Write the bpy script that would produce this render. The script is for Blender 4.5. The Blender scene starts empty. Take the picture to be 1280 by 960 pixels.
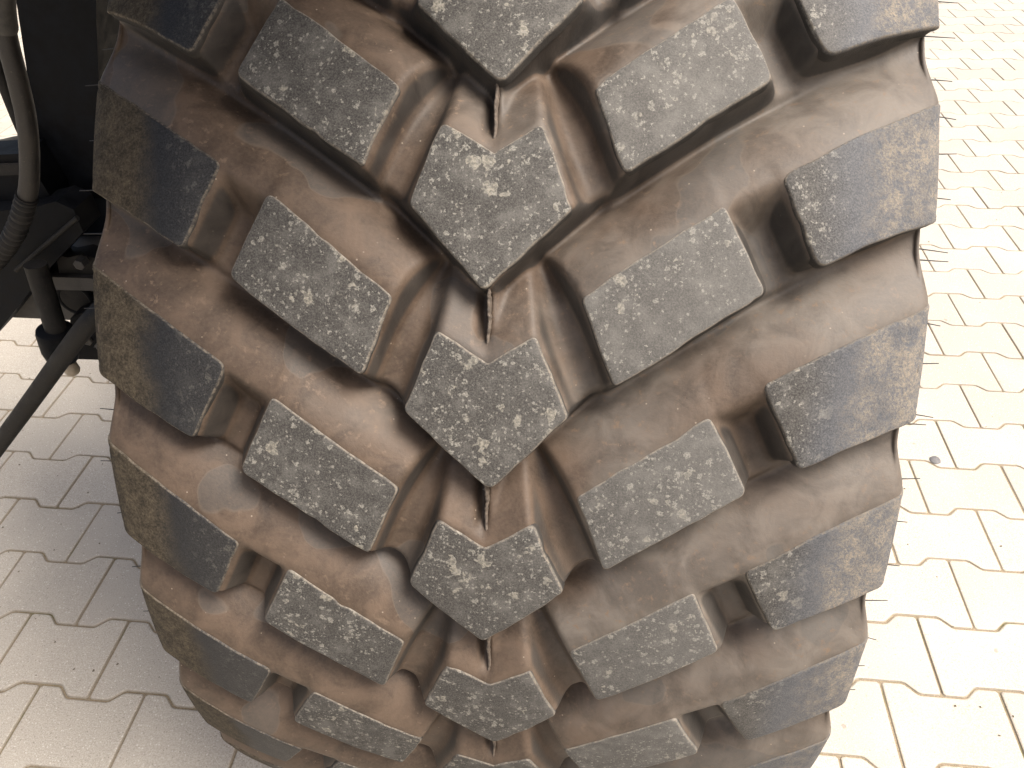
import bpy, bmesh, math, random
import numpy as np
from mathutils import Vector, Matrix

# ------------------------------------------------------------------ camera, world, sun, exposure
scene = bpy.context.scene
COL = scene.collection
rnd = random.Random(7)
rng = np.random.default_rng(11)

PITCH, ROLL, YAW, FPX = 0.7062, -0.0291, -0.1198, 975.9
CAM = Vector((0.0697, -0.9772, 1.3115))
fw = Vector((math.sin(YAW) * math.cos(PITCH), math.cos(YAW) * math.cos(PITCH), -math.sin(PITCH)))
r0 = Vector((math.cos(YAW), -math.sin(YAW), 0))
u0 = r0.cross(fw)
cr = r0 * math.cos(ROLL) + u0 * math.sin(ROLL)
cu = u0 * math.cos(ROLL) - r0 * math.sin(ROLL)
cam = bpy.data.cameras.new('camera')
camo = bpy.data.objects.new('camera', cam)
COL.objects.link(camo)
M = Matrix((cr, cu, -fw)).transposed().to_4x4()
M.translation = CAM
camo.matrix_world = M
cam.sensor_width = 36.0
cam.lens = FPX / 1280 * 36.0
cam.clip_start = 0.02
cam.clip_end = 600
scene.camera = camo

SUN_EL, SUN_AZ = math.radians(60), math.radians(106)     # azimuth measured from +Y towards +X
world = bpy.data.worlds.new('World')
scene.world = world
world.use_nodes = True
wn = world.node_tree
sky = wn.nodes.new('ShaderNodeTexSky')
sky.sky_type = 'NISHITA'
sky.sun_disc = False
sky.sun_elevation = SUN_EL
sky.sun_rotation = SUN_AZ
sky.air_density = 1.0
sky.dust_density = 8.0
sky.ozone_density = 0.3
bg = wn.nodes['Background']
bg.inputs['Strength'].default_value = 0.058
wb = wn.nodes.new('ShaderNodeMix')                    # camera white balance for open shade
wb.data_type = 'RGBA'
wb.blend_type = 'MULTIPLY'
wb.inputs[0].default_value = 1.0
wb.inputs[7].default_value = (1.0, .965, .91, 1)
wn.links.new(sky.outputs[0], wb.inputs[6])
wn.links.new(wb.outputs[2], bg.inputs['Color'])

sl = bpy.data.lights.new('sun', 'SUN')
sl.energy = 1.5
sl.angle = math.radians(28)
sl.color = (1.0, 0.97, 0.93)
so = bpy.data.objects.new('sun', sl)
COL.objects.link(so)
sd = Vector((math.sin(SUN_AZ) * math.cos(SUN_EL), math.cos(SUN_AZ) * math.cos(SUN_EL), math.sin(SUN_EL)))
so.rotation_euler = sd.to_track_quat('Z', 'Y').to_euler()

scene.view_settings.view_transform = 'Standard'
scene.view_settings.look = 'None'
scene.view_settings.gamma = 1.0
scene.view_settings.use_curve_mapping = False
scene.view_settings.exposure = 2.1
scene.render.engine = 'CYCLES'
scene.cycles.max_bounces = 6
scene.cycles.diffuse_bounces = 4
scene.cycles.use_denoising = True


# ------------------------------------------------------------------ node helpers
class NT:
    def __init__(self, name):
        self.m = bpy.data.materials.new(name)
        self.m.use_nodes = True
        self.t = self.m.node_tree
        self.t.nodes.clear()
        self.out = self.t.nodes.new('ShaderNodeOutputMaterial')
        self.b = self.t.nodes.new('ShaderNodeBsdfPrincipled')
        self.t.links.new(self.b.outputs[0], self.out.inputs[0])

    def n(self, kind, **kw):
        nd = self.t.nodes.new(kind)
        for k, v in kw.items():
            setattr(nd, k, v)
        return nd

    def put(self, sock, v):
        if v is None:
            return
        if isinstance(v, bpy.types.NodeSocket):
            self.t.links.new(v, sock)
        elif isinstance(v, tuple) and len(v) == 3 and sock.type == 'RGBA':
            sock.default_value = (*v, 1)
        else:
            sock.default_value = v

    def noise(self, vec, scale, detail=3, rough=.5, dist=0.0, lac=2.0):
        nd = self.n('ShaderNodeTexNoise')
        self.put(nd.inputs['Vector'], vec)
        nd.inputs['Scale'].default_value = scale
        nd.inputs['Detail'].default_value = detail
        nd.inputs['Roughness'].default_value = rough
        nd.inputs['Distortion'].default_value = dist
        nd.inputs['Lacunarity'].default_value = lac
        return nd.outputs['Fac']

    def vor(self, vec, scale, feature='F1', rnd=1.0):
        nd = self.n('ShaderNodeTexVoronoi', feature=feature)
        self.put(nd.inputs['Vector'], vec)
        nd.inputs['Scale'].default_value = scale
        nd.inputs['Randomness'].default_value = rnd
        return nd

    def math(self, op, a, b=None, c=None, clamp=False):
        nd = self.n('ShaderNodeMath', operation=op, use_clamp=clamp)
        self.put(nd.inputs[0], a)
        self.put(nd.inputs[1], b)
        self.put(nd.inputs[2], c)
        return nd.outputs[0]

    def ramp(self, v, lo, hi, a=0.0, b=1.0):
        nd = self.n('ShaderNodeMapRange', interpolation_type='SMOOTHSTEP')
        self.put(nd.inputs['Value'], v)
        for i, x in ((1, lo), (2, hi), (3, a), (4, b)):
            self.put(nd.inputs[i], x)
        return nd.outputs[0]

    def mix(self, f, a, b, mode='MIX'):
        nd = self.n('ShaderNodeMix', data_type='RGBA', blend_type=mode)
        self.put(nd.inputs[0], f)
        self.put(nd.inputs[6], a)
        self.put(nd.inputs[7], b)
        return nd.outputs[2]

    def warp(self, vec, scale, amp):
        nd = self.n('ShaderNodeTexNoise')
        self.put(nd.inputs['Vector'], vec)
        nd.inputs['Scale'].default_value = scale
        nd.inputs['Detail'].default_value = 2
        s = self.n('ShaderNodeVectorMath', operation='SUBTRACT')
        self.t.links.new(nd.outputs['Color'], s.inputs[0])
        s.inputs[1].default_value = (.5, .5, .5)
        k = self.n('ShaderNodeVectorMath', operation='SCALE')
        self.t.links.new(s.outputs[0], k.inputs[0])
        k.inputs['Scale'].default_value = amp
        a = self.n('ShaderNodeVectorMath', operation='ADD')
        self.put(a.inputs[0], vec)
        self.t.links.new(k.outputs[0], a.inputs[1])
        return a.outputs[0]

    def bump(self, h, strength=.5, dist=.001, normal=None):
        nd = self.n('ShaderNodeBump')
        nd.inputs['Strength'].default_value = strength
        nd.inputs['Distance'].default_value = dist
        self.put(nd.inputs['Height'], h)
        if normal is not None:
            self.t.links.new(normal, nd.inputs['Normal'])
        return nd.outputs[0]

    def obj(self):
        return self.n('ShaderNodeTexCoord').outputs['Object']

    def attr(self, name):
        return self.n('ShaderNodeAttribute', attribute_name=name).outputs['Fac']

    def finish(self, color, rough=.7, normal=None, spec=.4, metal=0.0):
        self.put(self.b.inputs['Base Color'], color)
        self.put(self.b.inputs['Roughness'], rough)
        self.put(self.b.inputs['Metallic'], metal)
        self.put(self.b.inputs['Specular IOR Level'], spec)
        if normal is not None:
            self.t.links.new(normal, self.b.inputs['Normal'])
        return self.m


def mat_casing():
    n = NT('dusty_brown_rubber')
    P = n.obj()
    big = n.noise(P, 7, 4, .55, .4)
    mid = n.noise(P, 38, 5, .6, .6)
    fine = n.noise(P, 420, 4, .65)
    brown = n.mix(n.ramp(mid, .3, .7), (.037, .0245, .0165), (.086, .059, .041))
    grey = n.mix(n.ramp(mid, .3, .7), (.064, .055, .047), (.124, .109, .094))
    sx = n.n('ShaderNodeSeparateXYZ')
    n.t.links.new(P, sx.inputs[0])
    bigx = n.math('ADD', big, n.math('MULTIPLY', sx.outputs[0], .85))  # dust hue, plus left-right light painted in: darker left, paler right
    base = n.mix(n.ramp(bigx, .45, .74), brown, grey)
    # dried water marks with fairly sharp borders
    wp = n.warp(P, 22, .03)
    w = n.noise(wp, 11, 1, .4)
    m1 = n.math('MULTIPLY', n.ramp(w, .60, .612), .45)
    base = n.mix(m1, base, (.060, .060, .058))
    edge = n.math('MULTIPLY', n.ramp(n.math('ABSOLUTE', n.math('SUBTRACT', w, .605)), .0, .006, 1, 0), .3)
    base = n.mix(edge, base, (.12, .10, .08))
    # ginger dust streaks
    s = n.noise(n.warp(P, 90, .006), 150, 5, .7)
    base = n.mix(n.math('MULTIPLY', n.ramp(s, .56, .70), n.ramp(big, .35, .62)), base, (.130, .092, .064))
    base = n.mix(n.ramp(fine, .25, .8, .0, .30), base, (.110, .084, .063))
    tiny = n.vor(P, 260)
    dot = n.math('MULTIPLY', n.ramp(tiny.outputs['Distance'], .12, .2, 1, 0),
                 n.ramp(n.n('ShaderNodeSeparateColor').outputs[0], 0, 1))
    sp = n.n('ShaderNodeSeparateColor')
    n.t.links.new(tiny.outputs['Color'], sp.inputs[0])
    dot = n.math('MULTIPLY', n.ramp(tiny.outputs['Distance'], .10, .2, 1, 0), n.ramp(sp.outputs[0], .968, .98))
    base = n.mix(dot, base, (.20, .165, .13))
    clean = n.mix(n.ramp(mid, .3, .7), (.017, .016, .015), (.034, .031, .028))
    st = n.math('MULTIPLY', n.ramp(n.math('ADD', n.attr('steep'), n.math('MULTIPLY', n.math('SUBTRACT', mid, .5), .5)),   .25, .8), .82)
    base = n.mix(st, base, clean)  # bare rubber on the walls, deepened to carry groove shade in the colour
    nm = n.bump(n.math('ADD', n.math('MULTIPLY', fine, .5), mid), .35, .0012)
    return n.finish(base, n.ramp(mid, .2, .8, .54, .70), nm, .34)


def worn(n, P):
    """scuffed tread rubber with ground-in pale stone dust"""
    grain = n.noise(P, 900, 3, .7)
    soft = n.noise(P, 60, 5, .65)
    base = n.mix(n.ramp(grain, .3, .75), (.027, .0258, .0245), (.090, .0855, .079))
    base = n.mix(n.ramp(soft, .44, .72, 0, .42), base, (.150, .145, .133))
    dens = n.noise(P, 26, 3, .6)

    def blobs(scale, wamp, keep, col_a, col_b, base, r1=.30, r2=.40):
        wp = n.warp(P, scale * 2.2, wamp * 1.7)
        v = n.vor(wp, scale)
        sp = n.n('ShaderNodeSeparateColor')
        n.t.links.new(v.outputs['Color'], sp.inputs[0])
        # only some cells carry a blob; more of them where dens is high
        th = n.math('SUBTRACT', keep, n.math('MULTIPLY', n.math('SUBTRACT', dens, .5), 1.3))
        on = n.math('GREATER_THAN', sp.outputs[0], th)
        rad = n.math('MULTIPLY', sp.outputs[1], .32)
        d = n.math('ADD', v.outputs['Distance'], rad)
        m = n.math('MULTIPLY', n.ramp(d, r1, r2, 1, 0), on)
        rim = n.math('MULTIPLY', n.ramp(n.math('ABSOLUTE', n.math('SUBTRACT', d, r1 + .02)), 0, .09, 1, 0), on)
        inner = n.ramp(n.noise(P, scale * 5, 3, .7), .35, .65)
        c = n.mix(inner, col_a, col_b)
        b = n.mix(n.math('MULTIPLY', m, n.ramp(inner, 0, 1, .40, .85)), base, c)
        return n.mix(n.math('MULTIPLY', rim, .42), b, (.19, .183, .162)), m

    pt = n.noise(n.warp(P, 160, .006), 105, 6, .72)
    pth = n.math('SUBTRACT', .66, n.math('MULTIPLY', n.math('SUBTRACT', dens, .5), .35))
    pm = n.ramp(n.math('SUBTRACT', pt, pth), -.01, .035)
    base = n.mix(n.math('MULTIPLY', pm, .75), base, n.mix(n.ramp(grain, .3, .7), (.15, .144, .127), (.24, .228, .195)))
    base, m1 = blobs(92, .0075, .87, (.15, .142, .122), (.26, .242, .20), base, .44, .58)
    base, m2 = blobs(200, .0035, .79, (.15, .145, .13), (.26, .25, .22), base, .40, .56)
    base, m3 = blobs(460, .0018, .72, (.16, .155, .14), (.28, .27, .24), base, .36, .60)
    return base, m1, m2, grain, soft


def mat_block():
    n = NT('worn_speckled_black_rubber')
    P = P0 = n.obj()
    oi = n.n('ShaderNodeObjectInfo').outputs['Random']
    off = n.n('ShaderNodeVectorMath', operation='ADD')
    n.t.links.new(P, off.inputs[0])
    cx = n.n('ShaderNodeCombineXYZ')
    n.t.links.new(n.math('MULTIPLY', oi, 13.0), cx.inputs[0])
    n.t.links.new(n.math('MULTIPLY', oi, 7.0), cx.inputs[1])
    n.t.links.new(cx.outputs[0], off.inputs[1])
    P = off.outputs[0]
    base, m1, m2, grain, soft = worn(n, P)
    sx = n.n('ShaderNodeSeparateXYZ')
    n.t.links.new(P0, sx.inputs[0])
    base = n.mix(n.ramp(n.math('ADD', sx.outputs[0], n.math('MULTIPLY', soft, .08)), .0, .24, 0, .36), base, (.180, .176, .168))  # light from the right put into the colour: right-hand lugs paler
    rim = n.attr('rim')
    rn = n.ramp(n.noise(P, 330, 4, .7), .38, .62, .15, .9)
    base = n.mix(n.math('MULTIPLY', n.ramp(rim, .25, 1), rn), base, (.17, .15, .125))
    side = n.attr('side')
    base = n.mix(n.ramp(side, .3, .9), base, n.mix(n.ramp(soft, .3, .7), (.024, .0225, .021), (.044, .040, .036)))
    h = n.math('ADD', n.math('MULTIPLY', grain, .5), n.math('MULTIPLY', n.math('ADD', m1, m2), .25))
    nm = n.bump(h, .5, .0010)
    return n.finish(base, .78, nm, .18)


def mat_shoulder():
    n = NT('shoulder_rubber_with_dust_crust')
    P = n.obj()
    uv = n.n('ShaderNodeUVMap', uv_map='UVMap').outputs[0]
    sp = n.n('ShaderNodeSeparateXYZ')
    n.t.links.new(uv, sp.inputs[0])
    t = sp.outputs[0]
    ta = n.math('ABSOLUTE', t)
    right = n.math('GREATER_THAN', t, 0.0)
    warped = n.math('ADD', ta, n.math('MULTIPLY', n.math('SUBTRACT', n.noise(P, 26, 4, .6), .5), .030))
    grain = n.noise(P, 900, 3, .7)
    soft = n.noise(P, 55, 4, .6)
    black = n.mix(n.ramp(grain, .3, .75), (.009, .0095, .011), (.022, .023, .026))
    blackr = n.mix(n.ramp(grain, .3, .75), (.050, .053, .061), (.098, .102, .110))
    base = n.mix(right, black, blackr)  # side light painted into the rubber: left copy darkened, right copy brightened
    # inner end: same worn speckle as the crown lugs, nearly clean on the left
    wb = worn(n, P)[0]
    inn = n.math('MULTIPLY', n.ramp(warped, .192, .236, 1, 0), n.math('ADD', n.math('MULTIPLY', right, .68), .28))
    base = n.mix(inn, base, wb)
    # crust of dried mud beyond the contact patch
    crn = n.math('MULTIPLY_ADD', n.noise(n.warp(P, 90, .006), 520, 5, .8), .62,
                 n.math('MULTIPLY', n.noise(P, 120, 4, .7), .38))
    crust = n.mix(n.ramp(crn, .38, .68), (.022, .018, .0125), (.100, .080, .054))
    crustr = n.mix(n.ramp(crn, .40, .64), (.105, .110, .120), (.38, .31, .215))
    crust = n.mix(right, crust, crustr)  # dried crust, its left copy darker and right copy brighter for painted side light
    patch = n.ramp(n.noise(P, 34, 3, .6), .36, .60, .35, 1)
    z = n.ramp(warped, .222, .250)
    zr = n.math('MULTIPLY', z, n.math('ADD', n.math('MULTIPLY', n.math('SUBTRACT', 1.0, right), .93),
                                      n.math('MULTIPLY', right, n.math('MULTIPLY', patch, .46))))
    base = n.mix(zr, base, crust)
    # smooth grey lip right at the outer edge
    lip = n.ramp(ta, .2835, .2885)
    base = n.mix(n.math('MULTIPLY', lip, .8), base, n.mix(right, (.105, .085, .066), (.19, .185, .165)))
    rim = n.attr('rim')
    rn = n.ramp(n.noise(P, 330, 4, .7), .40, .64, .1, .85)
    base = n.mix(n.math('MULTIPLY', n.ramp(rim, .25, 1), rn), base, (.13, .112, .09))
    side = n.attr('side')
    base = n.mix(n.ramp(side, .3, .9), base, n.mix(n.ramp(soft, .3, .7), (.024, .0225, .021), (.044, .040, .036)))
    h = n.math('ADD', n.math('MULTIPLY', grain, .4), n.math('MULTIPLY', n.math('MULTIPLY', crn, z), 1.0))
    nm = n.bump(h, .6, .0012)
    return n.finish(base, n.ramp(z, 0, 1, .58, .85), nm, .18)


def mat_paver():
    n = NT('sanded_concrete_paver')
    P = n.obj()
    oi = n.n('ShaderNodeObjectInfo').outputs['Random']
    W = n.n('ShaderNodeNewGeometry').outputs['Position']
    grain = n.noise(W, 420, 4, .75)
    mid = n.noise(W, 75, 4, .65)
    big = n.noise(W, 4, 3, .5)
    base = n.mix(n.ramp(grain, .28, .74), (.240, .216, .178), (.500, .462, .398))
    base = n.mix(n.ramp(mid, .35, .7, 0, .4), base, (.36, .325, .275))
    base = n.mix(n.ramp(oi, 0, 1, 0, .40), base, (.27, .248, .215))
    base = n.mix(n.ramp(big, .45, .7, 0, .25), base, (.47, .425, .36))
    v = n.vor(W, 240)
    s2 = n.n('ShaderNodeSeparateColor')
    n.t.links.new(v.outputs['Color'], s2.inputs[0])
    dk = n.math('MULTIPLY', n.ramp(v.outputs['Distance'], .2, .42, 1, 0), n.ramp(s2.outputs[0], .90, .93))
    lt = n.math('MULTIPLY', n.ramp(v.outputs['Distance'], .2, .40, 1, 0), n.ramp(s2.outputs[1], .86, .9))
    base = n.mix(n.math('MULTIPLY', dk, .55), base, (.16, .13, .10))
    base = n.mix(n.math('MULTIPLY', lt, .6), base, (.62, .59, .53))
    v3 = n.vor(n.warp(W, 90, .01), 13)
    s3 = n.n('ShaderNodeSeparateColor')
    n.t.links.new(v3.outputs['Color'], s3.inputs[0])
    stain = n.math('MULTIPLY', n.ramp(v3.outputs['Distance'], .05, .075, 1, 0), n.ramp(s3.outputs[0], .86, .88))
    base = n.mix(n.math('MULTIPLY', stain, .6), base, (.17, .145, .12))
    base = n.mix(n.math('MULTIPLY', n.ramp(n.attr('rim'), .3, 1), .55), base, (.22, .185, .14))
    nm = n.bump(n.math('ADD', grain, n.math('MULTIPLY', mid, .6)), .45, .0012)
    return n.finish(base, .58, nm, .5)


def mat_simple(name, a, b, scale=60, rough=(.4, .6), spec=.5, metal=0.0, bump=.15, specks=None):
    n = NT(name)
    P = n.obj()
    m = n.noise(P, scale, 5, .65)
    g = n.noise(P, scale * 9, 3, .6)
    base = n.mix(n.ramp(m, .3, .7), a, b)
    if specks:
        base = n.mix(n.ramp(g, .62, .74, 0, .7), base, specks)
    return n.finish(base, n.ramp(m, .3, .7, rough[0], rough[1]), n.bump(n.math('ADD', m, g), bump, .001), spec, metal)


def mat_ground():
    n = NT('joint_sand')
    W = n.n('ShaderNodeNewGeometry').outputs['Position']
    g = n.noise(W, 500, 4, .7)
    m = n.noise(W, 12, 3, .6)
    base = n.mix(n.ramp(g, .3, .7), (.150, .122, .085), (.280, .232, .165))
    base = n.mix(n.ramp(m, .5, .72, 0, .7), base, (.10, .098, .045))
    return n.finish(base, .95, n.bump(g, .6, .002), .1)


def mat_far():
    n = NT('far_paving')
    W = n.n('ShaderNodeNewGeometry').outputs['Position']
    g = n.noise(W, 30, 5, .7)
    base = n.mix(n.ramp(g, .3, .7), (.33, .30, .25), (.41, .375, .32))
    return n.finish(base, .75, n.bump(g, .3, .002), .5)


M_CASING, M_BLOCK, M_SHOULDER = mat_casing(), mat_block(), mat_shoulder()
M_PAVER, M_SAND, M_FAR = mat_paver(), mat_ground(), mat_far()
M_FLASH = mat_simple('torn_rubber_flash', (.055, .045, .037), (.120, .096, .076), 220, (.6, .8), .3)
M_WHISK = mat_simple('black_rubber_hair', (.015, .015, .016), (.03, .03, .032), 120, (.5, .6), .3)
M_BLACK = mat_simple('black_painted_steel', (.003, .0034, .0045), (.008, .009, .011), 40, (.45, .65), .08, 0, .12)
M_BLUEBLK = mat_simple('blue_black_painted_steel', (.010, .013, .019), (.018, .022, .030), 30, (.45, .65), .10, 0, .1)
M_DUSTBLK = mat_simple('dusty_black_steel', (.010, .0098, .0095), (.024, .022, .020), 50, (.5, .8), .18, 0, .3, (.06, .052, .042))
M_AXLE = mat_simple('grey_dusty_axle_paint', (.035, .033, .032), (.075, .070, .064), 35, (.5, .75), .4, 0, .2, (.12, .10, .085))
M_HOSE = mat_simple('brown_grey_hose_rubber', (.016, .014, .0118), (.034, .029, .024), 45, (.5, .7), .4, 0, .2, (.075, .062, .047))
M_SLEEVE = mat_simple('grey_hose_sleeve', (.045, .042, .037), (.080, .074, .064), 80, (.6, .8), .3, 0, .3)
M_CREAM = mat_simple('cream_plastic_cap', (.30, .255, .19), (.42, .36, .28), 80, (.5, .7), .4, 0, .2)
M_RIM = mat_simple('silver_rim_paint', (.38, .38, .37), (.50, .50, .49), 30, (.35, .55), .5, .3, .1)
M_DEBRIS = mat_simple('dark_grit', (.10, .085, .06), (.20, .17, .13), 300, (.8, .95), .2)


# ------------------------------------------------------------------ object helpers
def empty(name, loc, rz=0.0):
    o = bpy.data.objects.new(name, None)
    o.location = loc
    o.rotation_euler = (0, 0, rz)
    o.empty_display_size = .1
    COL.objects.link(o)
    return o


def tag(o, label=None, cat=None, group=None, kind=None):
    for k, v in (('label', label), ('category', cat), ('group', group), ('kind', kind)):
        if v:
            o[k] = v
    return o


def link(name, me, mat, parent=None, smooth=True):
    if mat is not None and not me.materials:
        me.materials.append(mat)
    if smooth:
        me.polygons.foreach_set('use_smooth', np.ones(len(me.polygons), dtype=bool))
    o = bpy.data.objects.new(name, me)
    COL.objects.link(o)
    if parent is not None:
        o.parent = parent
    return o


def mesh_np(name, V, F):
    """V (n,3), F (m,4) or (m,3) arrays"""
    me = bpy.data.meshes.new(name)
    V = np.asarray(V, dtype=np.float32)
    F = np.asarray(F, dtype=np.int32)
    k = F.shape[1]
    me.vertices.add(len(V))
    me.vertices.foreach_set('co', V.ravel())
    me.loops.add(F.size)
    me.loops.foreach_set('vertex_index', F.ravel())
    me.polygons.add(len(F))
    me.polygons.foreach_set('loop_start', np.arange(0, F.size, k, dtype=np.int32))
    me.update(calc_edges=True)
    return me


def bm_obj(name, bm, mat, parent=None, smooth=True, bevel=0.0, seg=2):
    if bevel:
        es = [e for e in bm.edges if len(e.link_faces) == 2 and e.calc_face_angle(0) > .6]
        bmesh.ops.bevel(bm, geom=es, offset=bevel, segments=seg, profile=.6, affect='EDGES', clamp_overlap=True)
    bmesh.ops.recalc_face_normals(bm, faces=bm.faces)
    me = bpy.data.meshes.new(name)
    bm.to_mesh(me)
    bm.free()
    o = link(name, me, mat, parent, smooth)
    if smooth:
        try:
            me.set_sharp_from_angle(angle=math.radians(38))
        except Exception:
            pass
    return o


def add_prism(bm, pts, depth):
    """pts: list of 3D points (front outline), extruded by vector depth"""
    d = Vector(depth)
    a = [bm.verts.new(Vector(p)) for p in pts]
    b = [bm.verts.new(Vector(p) + d) for p in pts]
    bm.faces.new(a)
    bm.faces.new(b[::-1])
    for i in range(len(a)):
        j = (i + 1) % len(a)
        bm.faces.new((a[j], a[i], b[i], b[j]))


def add_tube(bm, path, rad, seg=20, cap=True):
    """path: list of points; rad: number or list"""
    path = [Vector(p) for p in path]
    n = len(path)
    rads = rad if isinstance(rad, (list, tuple)) else [rad] * n
    rings = []
    t_prev = None
    nrm = None
    for i, p in enumerate(path):
        a = path[max(i - 1, 0)]
        b = path[min(i + 1, n - 1)]
        t = (b - a).normalized()
        if nrm is None:
            nrm = t.orthogonal().normalized()
        else:
            nrm = (nrm - t * nrm.dot(t)).normalized()
        bn = t.cross(nrm)
        rings.append([bm.verts.new(p + (nrm * math.cos(2 * math.pi * k / seg) + bn * math.sin(2 * math.pi * k / seg)) * rads[i])
                      for k in range(seg)])
    for i in range(n - 1):
        for k in range(seg):
            l = (k + 1) % seg
            bm.faces.new((rings[i][k], rings[i][l], rings[i + 1][l], rings[i + 1][k]))
    if cap:
        bm.faces.new(rings[0][::-1])
        bm.faces.new(rings[-1])


def smooth_path(pts, sub=8):
    pts = [Vector(p) for p in pts]
    out = []
    for i in range(len(pts) - 1):
        p0 = pts[max(i - 1, 0)]
        p1, p2 = pts[i], pts[i + 1]
        p3 = pts[min(i + 2, len(pts) - 1)]
        for k in range(sub):
            t = k / sub
            out.append(.5 * ((2 * p1) + (p2 - p0) * t + (2 * p0 - 5 * p1 + 4 * p2 - p3) * t * t + (3 * p1 - p0 - 3 * p2 + p3) * t ** 3))
    out.append(pts[-1])
    return out


# ------------------------------------------------------------------ GROUND: joint sand, far sheet, pavers
ROWP, HS, GX, GY = .140, .0102, -1.2818, 0.6232     # row pitch, half of the step, grid origin


def sheet(name, x0, x1, y0, y1, z, mat, hole=None):
    bm = bmesh.new()
    if hole is None:
        vs = [bm.verts.new(p) for p in ((x0, y0, z), (x1, y0, z), (x1, y1, z), (x0, y1, z))]
        bm.faces.new(vs)
    else:
        hx0, hx1, hy0, hy1 = hole
        xs, ys = [x0, hx0, hx1, x1], [y0, hy0, hy1, y1]
        g = [[bm.verts.new((x, y, z)) for x in xs] for y in ys]
        for j in range(3):
            for i in range(3):
                if i == 1 and j == 1:
                    continue
                bm.faces.new((g[j][i], g[j][i + 1], g[j + 1][i + 1], g[j + 1][i]))
    me = bpy.data.meshes.new(name)
    bm.to_mesh(me)
    bm.free()
    return link(name, me, mat, None, False)


PX0, PX1, PY0, PY1 = -5.2, 4.6, -1.9, 7.2
ground = sheet('ground', -400, 400, -400, 400, -.006, M_FAR, (PX0 - .02, PX1 + .02, PY0 - .02, PY1 + .02))
tag(ground, kind='structure')
pavement = sheet('pavement', PX0 - .02, PX1 + .02, PY0 - .02, PY1 + .02, -.0032, M_SAND)
tag(pavement, kind='structure')


def paver_outline(g=.0013, inset=0.0):
    """interlocking double-T stone, 200 mm long, wide at the ends, waisted in the middle"""
    L, a, b = .1, .039, .061
    hw, nw = ROWP / 2 + HS, ROWP / 2 - HS
    top = [(-L, hw), (-b, hw), (-a, nw), (a, nw), (b, hw), (L, hw)]
    pts = top + [(x, -y) for x, y in reversed(top)]
    q = g + inset
    out = []
    n = len(pts)
    for i in range(n):          # inset polygon
        p0, p1, p2 = Vector(pts[i - 1]), Vector(pts[i]), Vector(pts[(i + 1) % n])
        e1, e2 = (p1 - p0).normalized(), (p2 - p1).normalized()
        n1, n2 = Vector((e1.y, -e1.x)), Vector((e2.y, -e2.x))
        bis = n1 + n2
        out.append(p1 + bis * (q / max(.3, 1 + n1.dot(n2))))
    return out


def paver_mesh():
    rings = []
    for ins, z, rim in ((0.0, -.016, 1.0), (0.0, -.0035, 1.0), (.0012, -.0009, .9), (.0036, 0.0, 0.0)):
        base = paver_outline(inset=ins)
        pts = []
        for i in range(len(base)):      # chamfer each corner with two points
            p, a, c = base[i], base[i - 1], base[(i + 1) % len(base)]
            r = .0035
            pts.append(p + (a - p).normalized() * r)
            pts.append(p + (c - p).normalized() * r)
        rings.append((pts, z, rim))
    V, R = [], []
    for pts, z, rim in rings:
        for p in pts:
            V.append((p.x, p.y, z))
            R.append(rim)
    n = len(rings[0][0])
    F = []
    for k in range(len(rings) - 1):
        for i in range(n):
            j = (i + 1) % n
            F.append((k * n + j, k * n + i, (k + 1) * n + i, (k + 1) * n + j))
    F.append(tuple((len(rings) - 1) * n + i for i in range(n)))
    return V, F, R


pv, pf, pr = paver_mesh()


def flip_ok(V, f):
    a, b, c = (Vector(V[f[0]]), Vector(V[f[1]]), Vector(V[f[2]]))
    return (b - a).cross(c - a).z


if flip_ok(pv, pf[-1]) < 0:
    pf = [tuple(reversed(f)) for f in pf]
paver_me = bpy.data.meshes.new('paver')
paver_me.from_pydata(pv, [], pf)
at_ = paver_me.attributes.new('rim', 'FLOAT', 'POINT')
at_.data.foreach_set('value', np.array(pr, dtype=np.float32))
paver_me.materials.append(M_PAVER)


def to_px(p):
    d = Vector(p) - CAM
    z = d.dot(fw)
    if z < .05:
        return None
    return 640 + FPX * d.dot(cr) / z, 480 - FPX * d.dot(cu) / z, z


pav = []
jr0, jr1 = math.floor(-(PY1 - GY) / ROWP), math.ceil(-(PY0 - GY) / ROWP)
for j in range(jr0, jr1):
    cy = GY - (j + .5) * ROWP
    par = (j + 1) % 2
    i0, i1 = math.ceil((PX0 - GX) / .1), math.floor((PX1 - GX) / .1)
    for i in range(i0, i1):
        if i % 2 != par:
            continue
        cx = GX + i * .1 + .1
        vis = False
        for dx in (-.1, 0, .1):
            q = to_px((cx + dx, cy, 0))
            if q and -30 < q[0] < 1310 and -30 < q[1] < 990:
                ty = q[1]                       # tyre outline in the picture, left and right limits
                lo = 125 if ty < 480 else 125 + (ty - 480) * .42
                hi = 1170 if ty < 450 else 1170 - (ty - 450) * .30
                if ty < 405 and q[0] < 640:
                    lo = 25 if ty < 200 else -40
                if q[0] < lo + 10 or q[0] > hi - 10:
                    vis = True
        q = to_px((cx, cy, 0))
        pav.append((0 if vis else 1, q[2] if q else 99, cx, cy))
pav.sort()
single = [p for p in pav if p[0] == 0][:300]
rest = pav[len(single):]
for k, (_, _, cx, cy) in enumerate(single):
    o = bpy.data.objects.new('paver', paver_me)
    o.location = (cx + rnd.uniform(-.0005, .0005), cy + rnd.uniform(-.0005, .0005), rnd.uniform(-.0007, .0007))
    o.rotation_euler = (rnd.uniform(-.004, .004), rnd.uniform(-.004, .004), rnd.uniform(-.003, .003))
    COL.objects.link(o)
    o.parent = pavement
pvn = np.array(pv)
VV, FF, RR = [], [], []
lens = len(pv)
for k, (_, _, cx, cy) in enumerate(rest):
    VV.append(pvn + np.array([cx, cy, rnd.uniform(-.0007, .0007)]))
    FF += [tuple(a + k * lens for a in f) for f in pf]
    RR += pr
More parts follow.
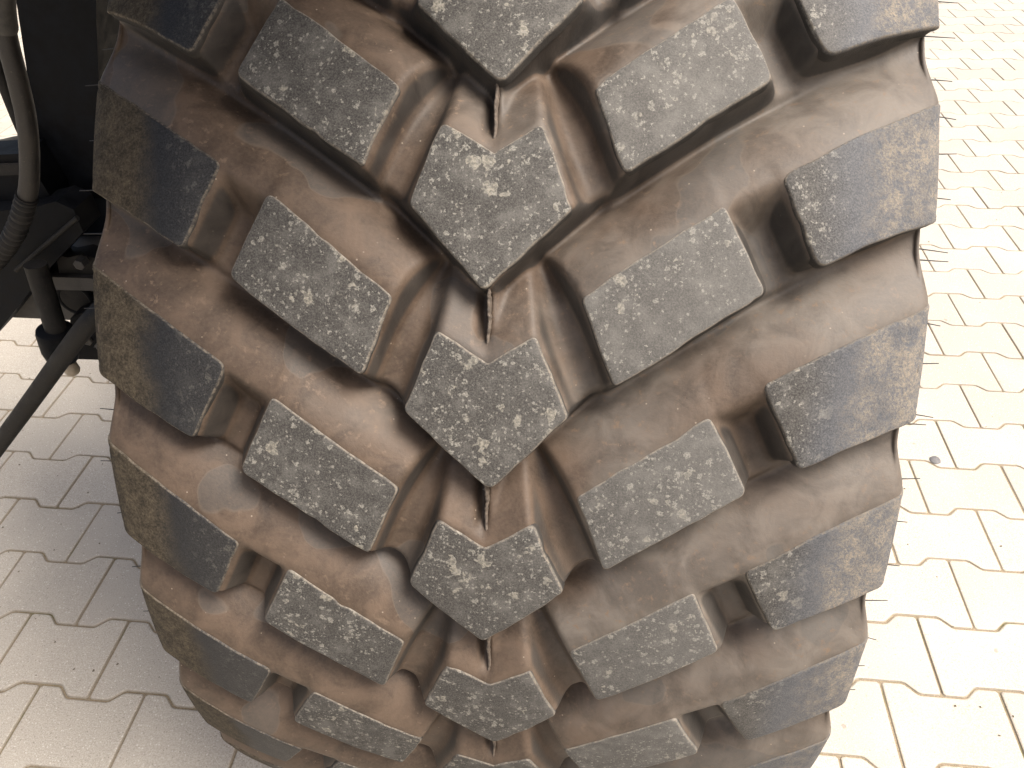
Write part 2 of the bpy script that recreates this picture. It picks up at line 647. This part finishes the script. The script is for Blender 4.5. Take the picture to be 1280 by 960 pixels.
me = bpy.data.meshes.new('pavers_beyond')
me.from_pydata(np.concatenate(VV).tolist(), [], FF)
a_ = me.attributes.new('rim', 'FLOAT', 'POINT')
a_.data.foreach_set('value', np.array(RR, dtype=np.float32))
tag(link('pavers_beyond', me, M_PAVER, pavement, False), kind='stuff')

# flattened grey spot on a paver
gd = fw + cr * ((1169 - 640) / FPX) - cu * ((575 - 480) / FPX)
gp_ = CAM + gd * (-CAM.z / gd.z)
V = [(gp_.x, gp_.y, .0016)]
for k in range(20):
    a = 2 * math.pi * k / 20
    rr_ = .0125 * (1 + .10 * math.sin(2 * a + 1) + rnd.uniform(-.05, .05))
    V.append((gp_.x + math.cos(a) * rr_ * .85, gp_.y + math.sin(a) * rr_, .0014))
for k in range(20):
    V.append((gp_.x + (V[k + 1][0] - gp_.x) * 1.08, gp_.y + (V[k + 1][1] - gp_.y) * 1.08, .0002))
F = [(0, 1 + k, 1 + (k + 1) % 20) for k in range(20)] + [(1 + k, 21 + k, 21 + (k + 1) % 20, 1 + (k + 1) % 20) for k in range(20)]
me = bpy.data.meshes.new('chewing_gum')
me.from_pydata(V, [], F)
tag(link('chewing_gum', me, mat_simple('trodden_gum', (.10, .098, .10), (.15, .148, .15), 200, (.6, .8), .3), None),
    'small round grey trodden gum spot on a bright paver right of the tyre', 'gum spot')

# loose grit on the paving
V, F = [], []
for _ in range(260):
    x, y = rnd.choice(((rnd.uniform(.38, 1.6), rnd.uniform(-.3, 2.2)), (rnd.uniform(-1.5, -.45), rnd.uniform(-.5, .8))))
    s = rnd.uniform(.0007, .0022)
    b = len(V)
    for k in range(6):
        a = k * math.pi / 3 + rnd.uniform(-.3, .3)
        V.append((x + math.cos(a) * s * rnd.uniform(.6, 1.5), y + math.sin(a) * s * rnd.uniform(.6, 1.5), .0008))
    V.append((x, y, .0008 + s * .9))
    F += [(b + k, b + (k + 1) % 6, b + 6) for k in range(6)]
me = bpy.data.meshes.new('grit')
me.from_pydata(V, [], F)
tag(link('grit', me, M_DEBRIS, None, False), 'scattered dark grit specks lying on the concrete pavers', 'grit', kind='stuff')

# ------------------------------------------------------------------ WHEEL
R, AXH, PSI, DPH = .6824, .6624, .0124, .1934
wheel = empty('flotation_tyre', (0, 0, 0), PSI)
tag(wheel, 'huge wide trailer tyre with brown dust and chevron tread lugs standing on pavers', 'tyre')

# cross-section profile by arc length ----------------------------------------------------------
ds = .0005
ss = np.arange(0, .2742 + ds, ds)
rr = R - .0057 * ss ** 2 - 4.2988 * ss ** 4
ang = math.atan(2 * .0057 * ss[-1] + 4 * 4.2988 * ss[-1] ** 3)
cx_, cy_ = ss[-1] - .010 * math.sin(ang), rr[-1] - .010 * math.cos(ang)
aa = np.linspace(ang, math.radians(94), 26)[1:]
arc = np.stack([cx_ + .010 * np.sin(aa), cy_ + .010 * np.cos(aa)], 1)
p0 = arc[-1]
tdir = np.array([math.cos(math.radians(94)), -math.sin(math.radians(94))])
bz = [p0, p0 + tdir * .08, np.array([.272, .42]), np.array([.232, .288])]
tb = np.linspace(0, 1, 500)[1:, None]
sw = (1 - tb) ** 3 * bz[0] + 3 * (1 - tb) ** 2 * tb * bz[1] + 3 * (1 - tb) * tb ** 2 * bz[2] + tb ** 3 * bz[3]
prof = np.concatenate([np.stack([ss, rr], 1), arc, sw])
seg = np.hypot(*np.diff(prof, axis=0).T)
PT = np.concatenate([[0], np.cumsum(seg)])
tg = np.gradient(prof, PT, axis=0)
tg /= np.hypot(tg[:, 0], tg[:, 1])[:, None]
T_END = PT[-1]
T_EDGE = float(np.interp(.2825, prof[:len(ss) + 20, 0], PT[:len(ss) + 20]))


def s2t(s):
    return float(np.interp(s, prof[:len(ss) + 10, 0], PT[:len(ss) + 10]))


def surf(t, phi, depth):
    """tyre surface point, local wheel frame (z from the ground); arrays"""
    t = np.asarray(t, float)
    ta = np.abs(t)
    sg = np.where(t < 0, -1.0, 1.0)
    s = np.interp(ta, PT, prof[:, 0])
    r = np.interp(ta, PT, prof[:, 1])
    ts = np.interp(ta, PT, tg[:, 0])
    tr = np.interp(ta, PT, tg[:, 1])
    s2 = (s + tr * depth) * sg          # inward normal is (tr, -ts)
    r2 = r - ts * depth
    return np.stack([s2, -r2 * np.cos(phi), AXH + r2 * np.sin(phi)], -1)


# tread template: (s, phi) corners in the frame of one bar ---------------------------------------
def tp(s, ph):
    return np.array([s2t(s), ph * R])


C_n, C_h, C_s, C_t = tp(0, .9013), tp(.0313, .9306), tp(.0533, .8525), tp(0, .7750)
M_it, M_ib, M_ob, M_ot = tp(.0598, .9634), tp(.0825, .8834), tp(.1707, .9736), tp(.1433, 1.0534)
S_it, S_ib = tp(.1763, 1.0809), tp(.2037, 1.0002)
S_ot, S_ob = np.array([T_EDGE + .006, 1.1610 * R]), np.array([T_EDGE + .006, 1.0440 * R])
S_mt, S_mb = tp(.235, 1.1290), tp(.245, 1.0250)     # bends in the long edges of the shoulder lug
K_UP, K_DN, K_END = 1.05, 7.0, 2.3


def plane(p, q, side):
    """signed distance outside of the edge p->q ; side=+1 if outside is to the left"""
    d = (q - p) / np.hypot(*(q - p))
    nrm = np.array([-d[1], d[0]]) * side
    return p, nrm


def pd(X, Y, pl):
    return (X - pl[0][0]) * pl[1][0] + (Y - pl[0][1]) * pl[1][1]


def smax(a, b, k):
    h = np.maximum(k - np.abs(a - b), 0) / k
    return np.maximum(a, b) + h * h * k * .25


def smin(a, b, k):
    return -smax(-a, -b, k)


def template(side):
    dy = .017 if side < 0 else .006          # the shoulder lugs sit a little higher on the left
    so_t, so_b = S_ot + np.array([0, dy]), S_ob + np.array([0, dy])
    sm_t, sm_b = S_mt + np.array([0, dy * .35]), S_mb + np.array([0, dy * .35])
    lugs = {
        'C': [(plane(C_n, C_h, 1), .62), (plane(C_h, C_s, 1), K_END), (plane(C_s, C_t, 1), K_DN)],
        'M': [(plane(M_it, M_ot, 1), 'flank'), (plane(M_ot, M_ob, 1), K_END), (plane(M_ob, M_ib, 1), K_DN), (plane(M_ib, M_it, 1), 2.2)],
        'S': [(plane(S_it, sm_t, 1), 'flank'), (plane(sm_t, so_t, 1), 'flank'), (plane(so_b, sm_b, 1), K_DN), (plane(sm_b, S_ib, 1), K_DN),
              (plane(S_ib, S_it, 1), K_END)]}
    return lugs, [C_n, C_h, M_it, M_ot, S_it, sm_t, so_t], [C_t, C_s, M_ib, M_ob, S_ib, sm_b, so_b]


TEMPL = {-1: template(-1), 1: template(1)}


def flank(d):
    """long convex leading flank of a lug bar"""
    e = np.clip(d, 0, None)
    return np.where(d > 0, .33 * e + .0230 * (e / .043) ** 3, d * .30)


def lug_depth(X, Y, edges):
    out = None
    for pl, k in edges:
        d = pd(X, Y, pl)
        v = flank(d) if k == 'flank' else d * k
        out = v if out is None else smax(out, v, .005)
    return np.maximum(out - .0007, -.004) + .0008


INNER = plane(M_ib, M_it, 1)


def half_field(tt, ph, side):
    lugs, up_, dn_ = TEMPL[side]
    X = np.abs(tt)[None, :] + 0 * ph[:, None]
    Yp = ph[:, None] * R + 0 * tt[None, :]
    D = np.full(X.shape, 1.0)
    up = np.interp(np.abs(tt), *zip(*up_))
    dn = np.interp(np.abs(tt), *zip(*dn_))
    for k in range(-6, 40):
        sh = -k * DPH * R
        rows = np.where((ph * R > .70 * R + sh) & (ph * R < 1.28 * R + sh))[0]
        if len(rows) == 0:
            continue
        a, b = rows[0], rows[-1] + 1
        x, y = X[a:b], Yp[a:b] - sh
        lo = (dn[None, :] - y) * .80 * 4.5
        # raised bar from the middle lug out to the shoulder; a hollow is cut in it between the two lugs
        du = (y - up[None, :]) * .80
        below = np.clip((up[None, :] - y) / .030, 0, 1)
        below = below * below * (3 - 2 * below)
        barm = smax(flank(du) + .0012, .0012 + .0260 * below + 0 * du, .003)
        barm = smax(smax(barm, lo, .006), pd(x, y, INNER) * 3.0 - .002, .006)
        # low saddle between the middle lug and the centre lug
        barc = .0195 + smax(smax(du * .48, lo, .008), 0 * du, .014) + np.clip(np.abs(x) - .10, 0, 1) * 2
        dd = smin(barm, barc, .006)
        for nme in ('C', 'M', 'S'):
            dd = smin(dd, lug_depth(x, y, lugs[nme]), {'C': .012, 'M': .002, 'S': .002}[nme])
        D[a:b] = smin(D[a:b], dd, .006)
    return D


def depth_field(tt, ph):
    """groove depth on the grid tt (cols) x ph (rows)"""
    D = np.concatenate([half_field(tt[tt < 0], ph, -1), half_field(tt[tt >= 0], ph, 1)], 1)
    tr = tt[None, :]
    D = D + .012 * np.exp(-((tr + .0032) / .0024) ** 2) * np.clip((D - .004) / .004, 0, 1)
    web = .0085 + np.clip(tr - .0015, 0, 1) * 1.7
    D = np.where(tr > -.0002, smin(D, web + 0 * D, .005), D)
    floor = np.interp(np.abs(tt), [0, .18, .24, T_EDGE, T_EDGE + .03, T_EDGE + .055, T_EDGE + .085],
                      [.0390, .0370, .0250, .0088, .0055, .0035, .0])[None, :]
    D = np.where((tr < 0) & (tr > -.008), D, smin(D, floor + 0 * D, .008))
    edge = np.clip((np.abs(tt) - T_EDGE - .05) / .034, 0, 1)[None, :]
    return np.clip(D, 0.0009, None) * (1 - edge * edge * (3 - 2 * edge))


def blur(A, sig, axis):
    n = int(3 * sig) + 1
    k = np.exp(-.5 * (np.arange(-n, n + 1) / sig) ** 2)
    k /= k.sum()
    pad = [(0, 0), (0, 0)]
    pad[axis] = (n, n)
    B = np.pad(A, pad, mode='edge')
    out = np.zeros_like(A)
    for i, w in enumerate(k):
        out += w * (B[i:i + A.shape[0], :] if axis == 0 else B[:, i:i + A.shape[1]])
    return out


def grid_mesh(name, tt, ph, sig):
    D = depth_field(tt, ph)
    if sig:
        D = blur(blur(D, sig, 0), sig, 1)
        # keep the seam web crisp: it is thinner than the fillet
    P = surf(tt[None, :] + 0 * ph[:, None], ph[:, None] + 0 * tt[None, :], D)
    P[..., 2] = np.maximum(P[..., 2], .002)
    g1, g0 = np.gradient(D, ph * R, tt)
    wall = np.clip((np.hypot(g0, g1) - .95) / 1.5, 0, 1)
    wall = wall * wall * (3 - 2 * wall)
    nr, nc = P.shape[:2]
    idx = np.arange(nr * nc).reshape(nr, nc)
    F = np.stack([idx[:-1, :-1], idx[:-1, 1:], idx[1:, 1:], idx[1:, :-1]], -1).reshape(-1, 4)
    me = mesh_np(name, P.reshape(-1, 3), F)
    a_ = me.attributes.new('steep', 'FLOAT', 'POINT')       # steep lug walls shed the dust; groove shade is painted in with it
    a_.data.foreach_set('value', wall.astype(np.float32).ravel())
    return me


PH0, PH1 = -.34, 1.46
TW = T_EDGE + .085
step = .0014
tt_f = np.linspace(-TW, TW, int(2 * TW / step))
ph_f = np.linspace(PH0, PH1, int((PH1 - PH0) * R / step))
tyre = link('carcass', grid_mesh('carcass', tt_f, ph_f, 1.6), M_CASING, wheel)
tt_c = np.linspace(-TW, TW, 150)
ph_c = np.linspace(PH1, PH0 + 2 * math.pi, 560)
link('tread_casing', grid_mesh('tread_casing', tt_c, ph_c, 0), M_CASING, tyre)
for sg in (-1, 1):
    tt_s = np.linspace(TW, T_END, 60)
    ph_s = np.linspace(0, 2 * math.pi, 361)
    P = surf(sg * tt_s[None, :] + 0 * ph_s[:, None], ph_s[:, None] + 0 * tt_s[None, :], 0.0)
    P[..., 2] = np.maximum(P[..., 2], .002)
    nr, nc = P.shape[:2]
    idx = np.arange(nr * nc).reshape(nr, nc)
    F = np.stack([idx[:-1, :-1], idx[:-1, 1:], idx[1:, 1:], idx[1:, :-1]], -1).reshape(-1, 4)
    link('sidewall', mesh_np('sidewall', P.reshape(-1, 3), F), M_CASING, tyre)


# lug caps -----------------------------------------------------------------------------------------
def rounded(pts, rad, stp=.0022):
    pts = [np.array(p, float) for p in pts]
    n = len(pts)
    out = []
    for i in range(n):
        a, p, b = pts[i - 1], pts[i], pts[(i + 1) % n]
        rd = rad[i] if isinstance(rad, (list, tuple)) else rad
        d1, d2 = (a - p), (b - p)
        l1, l2 = np.hypot(*d1), np.hypot(*d2)
        d1, d2 = d1 / l1, d2 / l2
        rd = min(rd, l1 * .4, l2 * .4)
        q1, q2 = p + d1 * rd, p + d2 * rd
        for u in np.linspace(0, 1, 6):
            out.append((1 - u) ** 2 * q1 + 2 * u * (1 - u) * p + u * u * q2)
    res = []
    for i in range(len(out)):
        a, b = out[i], out[(i + 1) % len(out)]
        m = max(1, int(np.hypot(*(b - a)) / stp))
        for k in range(m):
            res.append(a + (b - a) * k / m)
    return np.array(res)


def cap(name, poly, rad, dphi, mat, flip, centre=None, jit=.0013):
    """a lug cap over the outline poly ((t, y) metres), placed at angle offset dphi"""
    poly = [np.array([-p[0], p[1]]) if flip else np.array(p) for p in poly]
    poly = [p + rng.uniform(-jit, jit, 2) for p in poly]
    area = sum(poly[i - 1][0] * poly[i][1] - poly[i][0] * poly[i - 1][1] for i in range(len(poly)))
    if area < 0:
        poly = poly[::-1]
        if isinstance(rad, (list, tuple)):
            rad = rad[::-1]
    O = rounded(poly, rad)
    n = len(O)
    # ragged edge: small chips and wobble along the outline
    nx, pv_ = np.roll(O, -1, 0), np.roll(O, 1, 0)
    tg_ = nx - pv_
    tg_ /= np.hypot(tg_[:, 0], tg_[:, 1])[:, None]
    N = np.stack([tg_[:, 1], -tg_[:, 0]], 1)            # outward for ccw
    w = rng.normal(0, 1, n)
    w1 = np.real(np.fft.ifft(np.fft.fft(w) * np.exp(-(np.fft.fftfreq(n) * 9) ** 2)))
    w2 = np.real(np.fft.ifft(np.fft.fft(rng.normal(0, 1, n)) * np.exp(-(np.fft.fftfreq(n) * 40) ** 2)))
    wob = .00022 * w1 / (w1.std() + 1e-9) + .00045 * w2 / (w2.std() + 1e-9)
    for _ in range(rng.integers(0, 3)):
        c, wd = rng.integers(0, n), rng.uniform(1.5, 3.5)
        dist = np.abs((np.arange(n) - c + n // 2) % n - n // 2)
        wob -= rng.uniform(.0005, .0013) * np.exp(-(dist / wd) ** 2)
    O = O + N * wob[:, None]
    ctr = np.array(centre if centre is not None else O.mean(0))
    if centre is not None and flip:
        ctr = np.array([-centre[0], centre[1]])
    rings = []
    for lam in (.2, .4, .6, .8, .93):
        rings.append((ctr + (O - N * .0013 - ctr) * lam, 0.0, 0.0, 0.0))
    rings.append((O - N * .0014, 0.00002, .25, 0.0))
    rings.append((O - N * .0005, .0003, 1.0, 0.0))
    rings.append((O, .0011, .9, .3))
    rings.append((O + N * .0008, .0035, .1, 1.0))
    rings.append((O + N * .0016, .0085, 0.0, 1.0))
    T = np.concatenate([[ctr]] + [r[0] for r in rings])
    dep = np.concatenate([[0.0]] + [np.full(n, r[1]) for r in rings])
    rim = np.concatenate([[0.0]] + [np.full(n, r[2]) for r in rings])
    sid = np.concatenate([[0.0]] + [np.full(n, r[3]) for r in rings])
    P = surf(T[:, 0], T[:, 1] / R + dphi, dep)
    P[:, 2] = np.maximum(P[:, 2], .0005)
    F = []
    tri = [(0, 1 + i, 1 + (i + 1) % n) for i in range(n)]
    for k in range(len(rings) - 1):
        a, b = 1 + k * n, 1 + (k + 1) * n
        F += [(a + i, b + i, b + (i + 1) % n, a + (i + 1) % n) for i in range(n)]
    me = bpy.data.meshes.new(name)
    me.from_pydata(P.tolist(), [], tri + F)
    for nm, v in (('rim', rim), ('side', sid)):
        a_ = me.attributes.new(nm, 'FLOAT', 'POINT')
        a_.data.foreach_set('value', v.astype(np.float32))
    uvl = me.uv_layers.new(name='UVMap')
    li = np.empty(len(me.loops), dtype=np.int32)
    me.loops.foreach_get('vertex_index', li)
    uvl.data.foreach_set('uv', T[li].astype(np.float32).ravel())
    # outward orientation
    c = me.polygons[0].normal
    cc = Vector(P[0]) - Vector((P[0][0], 0, AXH))
    if c.dot(cc) < 0:
        me.flip_normals()
    return link(name, me, mat, tyre)


def mir(p):
    return np.array([-p[0], p[1]])


C_poly = [C_n, C_h, C_s, C_t, mir(C_s), mir(C_h)]
for k in range(-6, 8):
    dph = -k * DPH
    if -.75 < .85 + dph < 2.1:
        cpy = [p.copy() for p in C_poly]
        cpy[3][0] += (-1) ** k * .0025
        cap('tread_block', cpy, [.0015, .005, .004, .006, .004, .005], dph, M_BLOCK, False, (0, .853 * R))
    for flip in (True, False):
        if -.75 < .96 + dph < 2.1:
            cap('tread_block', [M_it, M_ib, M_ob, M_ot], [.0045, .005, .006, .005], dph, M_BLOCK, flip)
        if -.75 < 1.05 + dph < 2.15:
            _, u_, d_ = TEMPL[-1 if flip else 1]
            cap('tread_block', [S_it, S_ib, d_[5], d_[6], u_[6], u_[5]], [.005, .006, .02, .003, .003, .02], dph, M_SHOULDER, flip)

# thin torn flash of rubber on the mould seam ----------------------------------------------------------
for k in range(-4, 8):
    dph = -k * DPH
    if not (-.75 < .75 + dph < 2.1):
        continue
    y1, y0 = (.7850 + dph), (.9008 - DPH + dph)
    m = 44
    V, F = [], []
    w = rng.normal(0, 1, m)
    for i in range(m):
        u = i / (m - 1)
        ph = y1 + (y0 - y1) * u
        top = .0030 + .0004 * w[i] + .0006 * math.sin(u * 9 + k) + .0042 * math.sin(u * math.pi)
        x = .0004 * math.sin(u * 12 + k * 2) + rng.normal(0, .00018)
        for (tx, dp) in ((x - .0010, .028), (x - .0008, top + .0004), (x, top), (x + .0010, top + .0005), (x + .0022, .025)):
            V.append(surf(np.array([tx]), np.array([ph]), np.array([dp]))[0])
    for i in range(m - 1):
        for q in range(4):
            a = i * 5 + q
            F.append((a, a + 1, a + 6, a + 5))
    me = mesh_np('mould_flash', np.array(V), np.array(F))
    link('mould_flash', me, M_FLASH, tyre)

# rubber whiskers left by the mould vents ---------------------------------------------------------------
WH = [(1, p) for p in (1.33, 1.27, 1.205, 1.150, 1.065, .975, .968, .900, .862, .812, .772, .690, .735, .640, .628, .566, .520, .470, .455,
                       .395, .345, .290, .235, .180, .120, .06)]
WH += [(-1, p) for p in (1.15, 1.02, .93, .845, .80, .735, .68, .632, .55, .508, .43, .366, .30, .22, .14)]
for sg, ph in WH:
    t0 = T_EDGE + rnd.uniform(.008, .016)
    p0 = Vector(surf(np.array([sg * t0]), np.array([ph]), np.array([0.0135]))[0])
    ln = .0135 + rnd.uniform(.011, .018)
    d = Vector((sg, 0, 0)) + Vector((0, rnd.uniform(-.1, .1), rnd.uniform(-.12, .04)))
    d.normalize()
    bend = Vector((0, 0, rnd.uniform(-.0018, .001)))
    pts = [p0 - d * .003, p0 + d * ln * .35, p0 + d * ln * .7 + bend * .4, p0 + d * ln + bend]
    bm = bmesh.new()
    add_tube(bm, pts, [.0006, .0005, .0004, .0003], 6)
    bm_obj('rubber_whisker', bm, M_WHISK, tyre)

# rim ---------------------------------------------------------------------------------------------------
bm = bmesh.new()
rp_ = [(-.240, .300), (-.243, .292), (-.225, .283), (-.19, .272), (-.10, .262), (-.06, .235), (.06, .235), (.12, .262), (.19, .272),
       (.225, .283), (.243, .292), (.240, .300)]
n = 96
vs = [[bm.verts.new((x, -r * math.cos(2 * math.pi * i / n), AXH + r * math.sin(2 * math.pi * i / n))) for i in range(n)] for x, r in rp_]
for a in range(len(vs) - 1):
    for i in range(n):
        bm.faces.new((vs[a][i], vs[a][(i + 1) % n], vs[a + 1][(i + 1) % n], vs[a + 1][i]))
dp_ = [(.02, .236), (.03, .20), (.05, .16), (.05, .09), (.015, .085), (.015, .0)]
vd = [[bm.verts.new((x, -r * math.cos(2 * math.pi * i / n), AXH + r * math.sin(2 * math.pi * i / n))) for i in range(n)] for x, r in dp_[:-1]]
for a in range(len(vd) - 1):
    for i in range(n):
        bm.faces.new((vd[a][i], vd[a][(i + 1) % n], vd[a + 1][(i + 1) % n], vd[a + 1][i]))
bm.faces.new(vd[-1])
rim_o = bm_obj('rim', bm, M_RIM, wheel)
for i in range(10):
    a = i * 2 * math.pi / 10
    bm = bmesh.new()
    y, z = -.14 * math.cos(a), AXH + .14 * math.sin(a)
    add_tube(bm, [(.045, y, z), (.062, y, z), (.066, y, z)], [.016, .016, .011], 6)
    bm_obj('wheel_nut', bm, M_DUSTBLK, rim_o, False)


# ------------------------------------------------------------------ RUNNING GEAR left of (behind) the wheel
def at(u, v, Y):
    """world point whose place is known from survey of the photograph, on the plane y = Y"""
    d = fw + cr * ((u - 640) / FPX) - cu * ((v - 480) / FPX)
    return CAM + d * ((Y - CAM.y) / d.y)


def piece(name, uv, Y, th, mat, parent, bev=.004):
    bm = bmesh.new()
    add_prism(bm, [at(u, v, Y) for u, v in uv], (0, th, 0))
    return bm_obj(name, bm, mat, parent, True, bev, 3)


# axle with its brackets
axle = empty('axle', (-.8, .02, .58))
tag(axle, 'dusty grey axle beam with black bracket running inward behind the wheel', 'axle')


def child_fix(o):
    """keep world coordinates of a mesh whose parent is moved"""
    o.matrix_parent_inverse = o.parent.matrix_basis.inverted()
    return o


bm = bmesh.new()
z0, z1, ya, yb = .565, .700, .0, .13
add_prism(bm, [(-2.2, ya, z0), (-.20, ya, z0), (-.20, ya, z1), (-2.2, ya, z1)], (0, yb - ya, 0))
child_fix(bm_obj('beam', bm, M_AXLE, axle, True, .010, 3))
child_fix(piece('bracket_lip', [(46, 352), (56, 346), (112, 348), (135, 352), (135, 364), (56, 362)], -.045, .05, M_AXLE, axle, .003))
child_fix(piece('bracket', [(70, 318), (84, 322), (104, 318), (140, 330), (140, 352), (76, 352)], -.035, .03, M_DUSTBLK, axle, .005))
child_fix(piece('flange_plate', [(88, 398), (118, 384), (170, 384), (170, 451), (97, 449), (84, 440)], -.05, .04, M_BLACK, axle, .004))
for bu, bv in ((100, 330), (124, 336), (110, 425), (126, 432), (108, 408)):
    cb = at(bu, bv, -.05)
    bm = bmesh.new()
    add_tube(bm, [cb + Vector((0, .012, 0)), cb + Vector((0, -.004, 0)), cb + Vector((0, -.005, 0))], [.0085, .0085, .006], 6)
    child_fix(bm_obj('bolt', bm, M_AXLE, axle, False))
# round hub hole with a raised ring
c = at(96, 372, -.012)
bm = bmesh.new()
ring = [c + Vector((math.cos(a) * .027, -.002, math.sin(a) * .027)) for a in np.linspace(0, 2 * math.pi, 33)]
add_tube(bm, ring, .0055, 10, False)
child_fix(bm_obj('hub_ring', bm, M_BLACK, axle))
bm = bmesh.new()
add_tube(bm, [c + Vector((0, .0, 0)), c + Vector((0, -.006, 0)), c + Vector((0, -.008, 0))], [.024, .024, .010], 24)
child_fix(bm_obj('grease_cap', bm, M_DUSTBLK, axle))

# shock strut with rubber boot and cream end cap
shock = empty('shock_absorber', at(85, 470, -.10))
tag(shock, 'short black strut ending in a rounded cup with a cream tip, below the axle', 'shock absorber')
a, b, c_, d_ = at(44, 330, -.09), at(71, 414, -.10), at(68, 412, -.10), at(80, 452, -.10)
ax_ = (b - a).normalized()
bm = bmesh.new()
add_tube(bm, [a, b, b + ax_ * .02], .0155, 24)
child_fix(bm_obj('strut_tube', bm, M_DUSTBLK, shock))
bm = bmesh.new()
ax2 = (d_ - c_).normalized()
L2 = (d_ - c_).length
add_tube(bm, [c_ - ax2 * .003, c_, c_ + ax2 * .006, c_ + ax2 * L2 * .6, c_ + ax2 * (L2 - .008), c_ + ax2 * L2],
         [.020, .0255, .0270, .0265, .0225, .013], 28)
child_fix(bm_obj('rubber_boot', bm, M_BLACK, shock))
e, f_ = at(84, 452, -.085), at(94, 468, -.085)
ax3 = (f_ - e).normalized()
bm = bmesh.new()
add_tube(bm, [e, e + ax3 * .006, f_ - ax3 * .008, f_ - ax3 * .003, f_], [.0095, .0115, .0118, .009, .003], 20)
child_fix(bm_obj('end_cap', bm, M_CREAM, shock))

# sloping push rod
rod = empty('push_rod', at(-10, 575, -.20))
tag(rod, 'round black rod sloping down to the left from the tyre shoulder', 'rod')
bm = bmesh.new()
p, q = at(-28, 592, -.20), at(112, 402, -.20)
q2 = at(150, 372, -.16)
add_tube(bm, smooth_path([p, p.lerp(q, .5), q, q2], 6), .0128, 24)
child_fix(bm_obj('rod_tube', bm, M_DUSTBLK, rod))

# big black suspension arm crossing behind the hose
arm = empty('suspension_arm', at(20, 300, .02))
tag(arm, 'heavy black suspension arm slanting behind the ribbed hose', 'suspension arm')
child_fix(piece('arm_plate', [(-60, 330), (-60, 266), (30, 262), (70, 252), (92, 262), (104, 290), (50, 348), (0, 412), (-60, 478)], -.06, .05,
                M_BLACK, arm, .006))
child_fix(piece('arm_block', [(-60, 196), (30, 192), (62, 244), (60, 268), (-60, 272)], -.03, .05, M_BLACK, arm, .006))
child_fix(piece('arm_ledge', [(-60, 208), (40, 205), (40, 218), (-60, 222)], -.036, .02, M_DUSTBLK, arm, .002))
bm = bmesh.new()
add_tube(bm, [at(20, 338, -.068), at(97, 272, -.068)], .0035, 10)
child_fix(bm_obj('weld_seam', bm, M_DUSTBLK, arm))

# upright black column and tapered plate beside the tyre
colm = empty('black_trailer', at(90, 246, .02))
tag(colm, 'black trailer with a broad upright column close beside the left tyre shoulder', 'trailer')
child_fix(piece('column_body', [(8, -420), (100, -420), (118, -60), (121, 40), (124, 110), (150, 200), (150, 248), (90, 248), (62, 240), (49, 226), (47, 178), (20, 0)],
                .02, .10, M_BLACK, colm, .014))
child_fix(piece('tapered_plate', [(76, 240), (170, 240), (170, 350), (116, 350)], .045, .012, M_BLUEBLK, colm, .003))

bm = bmesh.new()  # unseen block added overhead to shade the left side of the tyre
add_prism(bm, [(-.40, -.70, 1.46), (.10, -.70, 1.46), (.10, -.70, 1.80), (-.40, -.70, 1.80)], (0, 1.5, 0))
child_fix(bm_obj('unseen_shade_block', bm, M_BLACK, colm, True, .012, 3))

# hydraulic hose
hose = empty('hydraulic_hose', at(36, 230, -.14))
tag(hose, 'thick brown hydraulic hose curving down past the black column', 'hose')
hp = [at(u, v, -.14) for u, v in ((6, -45), (2, 0), (8, 45), (22, 100), (33, 150), (37, 200), (34, 245), (18, 292), (-12, 332), (-50, 360))]
sp_ = smooth_path(hp, 10)
bm = bmesh.new()
add_tube(bm, sp_, .0112, 24)
child_fix(bm_obj('hose_tube', bm, M_HOSE, hose))
bm = bmesh.new()
add_tube(bm, sp_[:20], [.0134] * 18 + [.0130, .0114], 24)
child_fix(bm_obj('hose_sleeve', bm, M_SLEEVE, hose))
# ribbed guard on the lower half
rb = smooth_path(hp[6:], 24)
bm = bmesh.new()
add_tube(bm, rb, [.0126 + .0010 * math.cos(i * 1.9) for i in range(len(rb))], 24)
child_fix(bm_obj('ribbed_guard', bm, M_DUSTBLK, hose))

cable = empty('thin_cable', at(14, 130, -.02))
tag(cable, 'thin grey cable behind the thick hose, against the bright ground', 'cable')
bm = bmesh.new()
add_tube(bm, smooth_path([at(-14, 40, .0), at(-2, 90, .0), at(12, 128, .0), at(30, 170, .0), at(50, 205, .0)], 8), .0065, 16)
child_fix(bm_obj('cable_run', bm, M_DUSTBLK, cable))
pipe = empty('brake_pipe', at(10, 178, .1))
tag(pipe, 'thin light brown pipe running level above the black arm', 'pipe')
bm = bmesh.new()
add_tube(bm, smooth_path([at(-60, 190, .1), at(0, 180, .1), at(26, 175, .1), at(60, 176, .1)], 8), .0065, 16)
child_fix(bm_obj('pipe_run', bm, M_SLEEVE, pipe))
